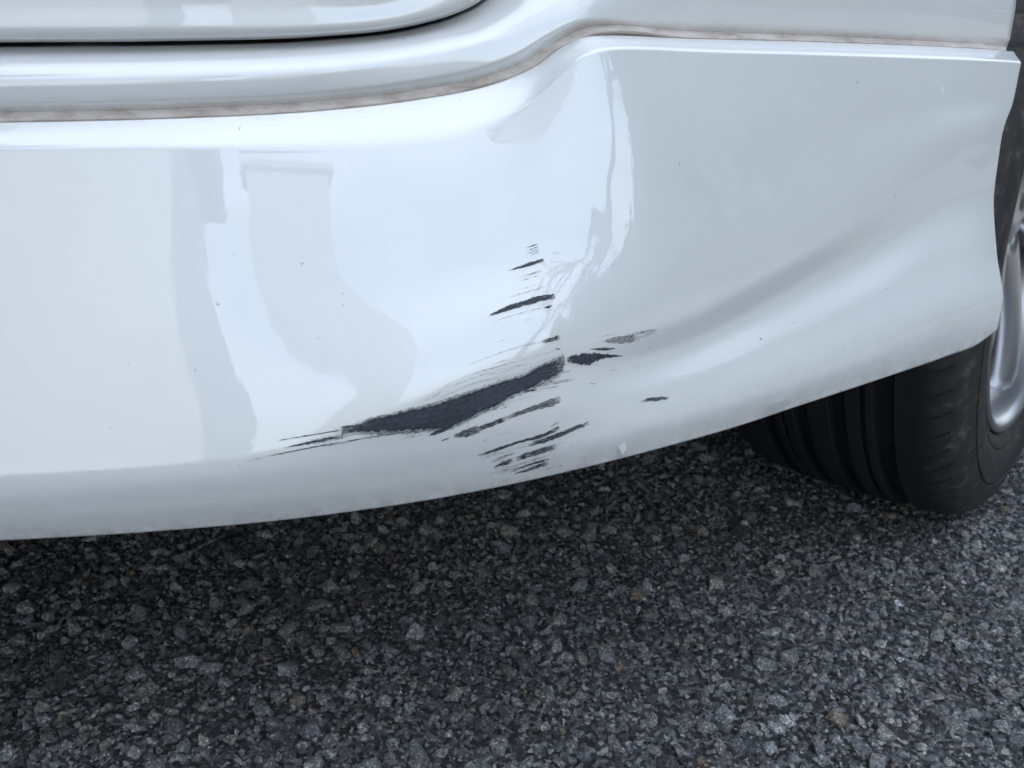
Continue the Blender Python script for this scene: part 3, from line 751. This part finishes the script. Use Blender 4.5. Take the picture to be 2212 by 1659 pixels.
# feathered rims of the gash
strip([(z5(a[0], a[1] - 16), z5(a[0], a[1] + 14)) for a, b in GASH], .50, 1.6, step=1.5, na=9)
strip([(z5(b[0], b[1] - 12), z5(b[0] + 4, b[1] + 20)) for a, b in GASH], .52, 1.6, step=1.5, na=9)
strip([(z5(a[0] - 60, a[1] - 6 + 4), z5(b[0] - 40, b[1] + 26)) for a, b in GASH[:9]], .36, 1.2, step=1.5, na=12)
strip([(z5(*a), z5(*b)) for a, b in [((1458,658),(1460,690)),((1530,640),(1530,700)),((1600,628),(1590,704)),((1700,632),(1690,668)),((1760,640),(1760,655)),((1822,645),(1822,649))]], .88, 1.1)
for z, pts, d in [
    (z5, [(1085,95,4),(1150,75,14),(1230,50,22),(1312,24,28)], .80),
    (z2, [(1195,1608,4),(1240,1592,8),(1276,1581,9)], .7), (z2, [(1200,1628,3),(1280,1597,8)], .6), (z2, [(1200,1648,3),(1282,1613,8)], .6), (z2, [(1230,1650,4),(1282,1630,9)], .6),
    (z5, [(1125,147,3),(1200,125,8),(1297,95,16)], .45),
    (z5, [(1140,220,3),(1270,185,4)], .4), (z5, [(1075,272,3),(1200,235,9),(1320,198,13)], .42), (z5, [(1030,275,4),(1070,262,6)], .3),
    (z5, [(952,390,4),(1020,362,22),(1100,332,34),(1200,302,37),(1300,272,38),(1386,262,34)], .86),
    (z5, [(970,430,3),(1080,395,8),(1200,360,6),(1330,330,4)], .42), (z5, [(1312,338,8),(1368,322,16)], .7),
    (z5, [(975,568,3),(1075,535,4)], .4),
    (z5, [(795,715,3),(900,675,6),(1050,620,10),(1200,575,12),(1300,555,18)], .38), (z5, [(1298,557,18),(1350,545,28),(1414,522,28)], .68),
    (z5, [(1378,600,4),(1418,603,10)], .8),
    (z5, [(440,982,3),(600,890,4),(750,805,6),(950,735,6),(1150,680,5),(1400,612,4)], .45), (z5, [(520,960,3),(680,860,5),(850,790,5),(1050,730,5),(1250,690,4)], .42),
    (z5, [(560,972,5),(700,892,14),(900,815,16),(1100,775,14),(1240,738,8)], .27), (z5, [(1150,745,6),(1300,700,12),(1420,650,8)], .3),
    (z4, [(1740,1297,4),(1960,1252,7),(2212,1205,8)], .9), (z5, [(0,1204,7),(200,1172,6),(430,1138,6)], .8), (z5, [(418,1157,6),(470,1125,9)], .9),
    (z4, [(1795,1197,4),(1990,1164,6),(2212,1128,9)], .8), (z4, [(1840,1242,5),(1960,1218,16),(2100,1190,22),(2215,1168,24)], .72),
    (z4, [(1460,1275,2),(1590,1240,4)], .3), (z4, [(1590,1330,3),(1740,1298,4)], .5), (z5, [(0,1108,14),(100,1100,12),(240,1040,5)], .8),
    (z5, [(1150,845,20),(1300,830,26),(1510,798,16)], .42), (z5, [(1190,872,8),(1270,867,11)], .8), (z5, [(1280,860,5),(1410,845,9)], .5),
    (z5, [(1430,752,6),(1487,745,6)], .7), (z5, [(1605,828,5),(1650,827,6)], .7), (z5, [(1450,715,8),(1560,705,10),(1680,700,5)], .22),
    (z5, [(1605,602,4),(1700,603,19),(1787,600,5)], .72),
    (z5, [(1690,553,8),(1780,545,45),(1860,535,58),(1925,525,58)], .55), (z5, [(1910,500,18),(1980,490,26),(2052,478,10)], .45), (z5, [(1920,535,20),(1980,512,14),(2040,498,6)], .4),
    (z5, [(725,1170,22),(800,1150,50),(890,1120,55)], .68), (z5, [(880,1125,35),(980,1088,30),(1062,1056,38)], .72), (z5, [(1060,1055,30),(1150,1018,26),(1250,985,34),(1345,955,48),(1422,922,42)], .64),
    (z5, [(565,1167,6),(620,1142,24),(720,1100,14)], .8), (z5, [(638,1202,4),(700,1178,12)], .75),
    (z5, [(1940,943,10),(2010,930,26),(2120,917,22)], .70),
    (z5, [(886,1293,14),(1000,1255,17),(1150,1205,17),(1300,1165,22),(1412,1112,30)], .78), (z5, [(1215,1224,16),(1350,1182,34),(1450,1142,30),(1605,1080,22)], .72),
    (z5, [(1352,1108,5),(1416,1070,6)], .7), (z5, [(905,1315,6),(1000,1285,6),(1130,1262,5)], .5), (z5, [(970,1335,12),(1060,1298,14),(1130,1272,8)], .55), (z5, [(1090,1255,4),(1250,1222,7),(1385,1178,7)], .5),
    (z5, [(985,1370,5),(1060,1340,28),(1110,1322,22)], .72), (z5, [(1135,1318,26),(1200,1292,36),(1300,1262,38),(1392,1232,42)], .66),
    (z5, [(990,1387,6),(1200,1335,8),(1350,1285,8)], .5), (z5, [(985,1335,5),(1150,1300,6),(1300,1248,6)], .45), (z5, [(1085,1405,4),(1200,1357,13),(1347,1312,14)], .76), (z5, [(1120,1412,9),(1220,1380,21),(1342,1338,26)], .66),
    (z5, [(895,1245,3),(1000,1213,4)], .22), (z5, [(1420,158,2),(1620,95,3),(1812,38,3)], .32), (z5, [(1475,1230,2),(1530,1210,3)], .35),
]:
    stroke(z, pts, d)

# hairlines dragged alongside the gash, its tail and the lower cluster
def hair(cx, cy, ang, ln, w, d, bend=0):
    a = math.radians(ang); ux, uy = math.cos(a), -math.sin(a)
    stroke(z5, [(cx - ux * ln / 2, cy - uy * ln / 2, w * .5), (cx - uy * bend, cy + ux * bend, w), (cx + ux * ln / 2, cy + uy * ln / 2, w * .6)], d)
rh = random.Random(21)
for _ in range(16):                      # above the gash
    t = rh.random(); hair(500 + 850 * t, 930 - 300 * t + rh.uniform(-60, 45), 17 + rh.uniform(-3, 4), rh.uniform(60, 260), rh.uniform(2.5, 5), rh.uniform(.28, .5), rh.uniform(-6, 2))
for _ in range(14):                      # below it
    t = rh.random(); hair(450 + 950 * t, 1150 - 330 * t + rh.uniform(0, 50), 15 + rh.uniform(-3, 5), rh.uniform(50, 200), rh.uniform(2.5, 6), rh.uniform(.3, .65))
for _ in range(9):                       # left tail
    hair(rh.uniform(-260, 120), rh.uniform(1120, 1230), 11 + rh.uniform(-2, 2), rh.uniform(90, 300), rh.uniform(2.5, 5), rh.uniform(.3, .65))
for _ in range(18):                      # lower cluster
    hair(rh.uniform(960, 1400), rh.uniform(1140, 1400), 17 + rh.uniform(-4, 6), rh.uniform(60, 260), rh.uniform(2.5, 6), rh.uniform(.32, .7))
for _ in range(8):                       # upper marks
    hair(rh.uniform(1050, 1330), rh.uniform(20, 560), 16 + rh.uniform(-3, 3), rh.uniform(60, 220), rh.uniform(2.5, 4.5), rh.uniform(.25, .45))
for _ in range(10):                      # right of the fold
    hair(rh.uniform(1460, 2000), rh.uniform(500, 740), 8 + rh.uniform(-4, 6), rh.uniform(40, 150), rh.uniform(2.5, 5), rh.uniform(.3, .6))

# lifted clearcoat flakes along the lower lip
def flake(pts, lift=.0004):
    P = [on_skirt(x, y, lift) for x, y in pts]
    if any(p is None for p in P): return
    bm = bmesh.new(); vs = [bm.verts.new(p) for p in P]; bm.faces.new(vs)
    bmesh.ops.solidify(bm, geom=bm.faces[:], thickness=.0003)
    bm_obj('clearcoat_flake', bm, M_chip, skirt)
flake([(1530,938),(1556,921),(1590,899),(1603,907),(1580,918),(1560,931)])
flake([(1647,895),(1660,872),(1680,868),(1706,860),(1712,868),(1690,884),(1668,892)])
flake([(1330,985),(1335,962),(1350,953),(1353,968),(1344,982)])

# ------------------------------------------------------------------ what the paint reflects: street behind the photographer
M_bark = simple('bark', (.08, .06, .045), .9)
def leaf_mat():
    m, n, l, p = new_mat('leaf_green')
    g = N(n, 'ShaderNodeNewGeometry'); a = N(n, 'ShaderNodeTexNoise', Scale=1.5); l.new(g.outputs['Position'], a.inputs['Vector'])
    r = ramp(n, [(.3, (.035, .06, .02)), (.7, (.08, .11, .04))]); l.new(a.outputs['Fac'], r.inputs[0]); l.new(r.outputs[0], p.inputs['Base Color']); p.inputs['Roughness'].default_value = .6
    return m
M_leaf = leaf_mat()
def tube(bm, p, q, r0, r1, seg=7):
    p, q = Vector(p), Vector(q); d = (q - p).normalized(); s = d.orthogonal().normalized(); t = d.cross(s)
    A = [bm.verts.new(p + (s * math.cos(2*math.pi*i/seg) + t * math.sin(2*math.pi*i/seg)) * r0) for i in range(seg)]
    Bv = [bm.verts.new(q + (s * math.cos(2*math.pi*i/seg) + t * math.sin(2*math.pi*i/seg)) * r1) for i in range(seg)]
    for i in range(seg): bm.faces.new([A[i], A[(i+1) % seg], Bv[(i+1) % seg], Bv[i]])
def tree(x, y, hgt, spread, label, leaves=5000):
    t = empty('street_tree', (x, y, 0), None, label=label, category='tree', group='trees across the street')
    bm = bmesh.new(); tips = []
    def grow(p, d, ln, r, lv):
        q = p + d * ln; tube(bm, p, q, r, r * .68)
        if lv == 0: tips.append(q); return
        for _ in range(3):
            nd = (d + Vector((random.gauss(0, .5), random.gauss(0, .5), random.gauss(.1, .3)))).normalized()
            grow(q, nd, ln * random.uniform(.6, .8), r * .62, lv - 1)
    grow(Vector((0, 0, -.05)), Vector((0, 0, 1)), hgt * .32, hgt * .025, 4)
    bm_obj('trunk', bm, M_bark, t)
    V, F = [], []
    for k in range(leaves):
        c = np.array(random.choice(tips)) + rng.normal(size=3) * spread * .16
        a = rng.normal(size=3); a /= np.linalg.norm(a); b = np.cross(a, rng.normal(size=3)); b /= np.linalg.norm(b); s = random.uniform(.06, .13)
        i = len(V); V += [c - a * s, c + b * s * .6, c + a * s, c - b * s * .6]; F.append((i, i+1, i+2, i+3))
    link('crown', np_mesh('crown', np.array(V), np.array(F), M_leaf, False), t)
def hedge(x0, y0, x1, y1, hh, th, label, n=22000):
    L = math.hypot(x1 - x0, y1 - y0); u = np.array([(x1 - x0) / L, (y1 - y0) / L, 0]); v = np.array([-u[1], u[0], 0])
    t = empty('hedge', ((x0 + x1) / 2, (y0 + y1) / 2, 0), None, label=label, category='hedge', group='dark hedges along the street')
    org = np.array([(x0 - x1) / 2, (y0 - y1) / 2, 0])
    sx, sz, sy = rng.random(n) * L, rng.random(n) ** .9 * hh, (rng.random(n) - .5) * th
    top = hh * (.82 + .12 * np.sin(sx * 2.1) + .10 * np.sin(sx * 5.3 + 1)) ; sz = np.minimum(sz, top) - rng.random(n) * .1
    wav = .18 * np.sin(sx * 3.1 + sz * 2.3)
    C = org + sx[:, None] * u + (sy + wav)[:, None] * v; C[:, 2] += np.maximum(sz, .05)
    a = rng.normal(size=(n, 3)); a /= np.linalg.norm(a, axis=1, keepdims=True); b = np.cross(a, rng.normal(size=(n, 3))); b /= np.linalg.norm(b, axis=1, keepdims=True)
    sc_ = (.05 + .07 * rng.random(n))[:, None]
    V = np.stack([C - a * sc_, C + b * sc_ * .7, C + a * sc_, C - b * sc_ * .7], 1).reshape(-1, 3)
    link('foliage', np_mesh('foliage', V, np.arange(4 * n).reshape(n, 4), M_leaf, False), t)
    bm = bmesh.new()
    for k in range(int(L / .6) + 1):
        p = org + u * min(L, k * .6); tube(bm, p, p + np.array([.03, 0, hh * .7]), .03, .012)
    bm_obj('stems', bm, M_bark, t)
hedge(3.15, -4.75, 5.5, -2.0, 3.6, 1.0, 'clipped dark hedge standing next to the trees and the pale house')
hedge(5.0, -2.6, 5.3, 3.6, 2.9, 1.0, 'long dark hedge running ahead of the parked white car')
hedge(-1.7, -2.2, -1.4, .2, 3.2, .7, 'unseen dark hedge added beside the tail of the white car to shade the road', 12000)  # added out of view to block the sky and darken the left ground
tree(5.6, -6.2, 7.0, 3.0, 'tall leafy tree standing behind the clipped hedge')
tree(2.75, -5.6, 5.0, 2.0, 'nearly bare young tree with thin branches beside the clipped hedge', 150)
tree(10.0, -3.4, 8.5, 4.0, 'tall spreading tree far behind the long hedge')
M_wall = simple('pale_render', (.47, .475, .49), .9)
hs = empty('house', (-6, -9, 0), None, label='pale rendered two storey house across the street from the white car', category='house')
bm = bmesh.new(); box(bm, -5, 4.7, -6, 0, -.02, 6.2); bm_obj('wall', bm, M_wall, hs)
bm = bmesh.new(); vs = [bm.verts.new(p) for p in ((-5.4,.4,6.2),(5.1,.4,6.2),(5.1,-6.4,6.2),(-5.4,-6.4,6.2),(-5.4,-3,8.2),(5.1,-3,8.2))]
for f in ((0,1,5,4),(2,3,4,5),(0,4,3),(1,2,5),(0,3,2,1)): bm.faces.new([vs[i] for i in f])
bm_obj('roof', bm, simple('roof_tile_grey', (.12, .115, .12), .8), hs)
M_wf = simple('white_window_frame', (.75, .75, .75), .5)
for (wx, wz, ww, wh) in ((.6, 3.3, 1.2, 1.2), (-2.4, 3.3, 1.2, 1.2), (.2, .9, 1.6, 1.3), (-3, .9, 1.6, 1.3)):
    bm = bmesh.new(); box(bm, wx, wx + ww, -.05, .04, wz, wz + wh); w = bm_obj('window', bm, M_wf, hs)
    bm = bmesh.new(); box(bm, wx + .06, wx + ww - .06, .03, .05, wz + .06, wz + wh - .06); bm_obj('pane', bm, M_glass, w)

gp = empty('reflection_pillar', (0, -2.25, 0), None, label='unseen grey pillar added to show as a darker band in the skirt reflection', category='added pillar')  # added unseen pillar, only there to reflect as a darker upright band
bm = bmesh.new(); box(bm, -.155, .155, -.15, .15, -.02, 1.56); bm_obj('pillar_shaft', bm, simple('grey_concrete', (.40, .42, .45), .85), gp)
bm = bmesh.new(); box(bm, -.18, .18, -.175, .175, 1.56, 1.60); bm_obj('pillar_cap', bm, simple('pale_concrete', (.36, .36, .36), .85), gp)
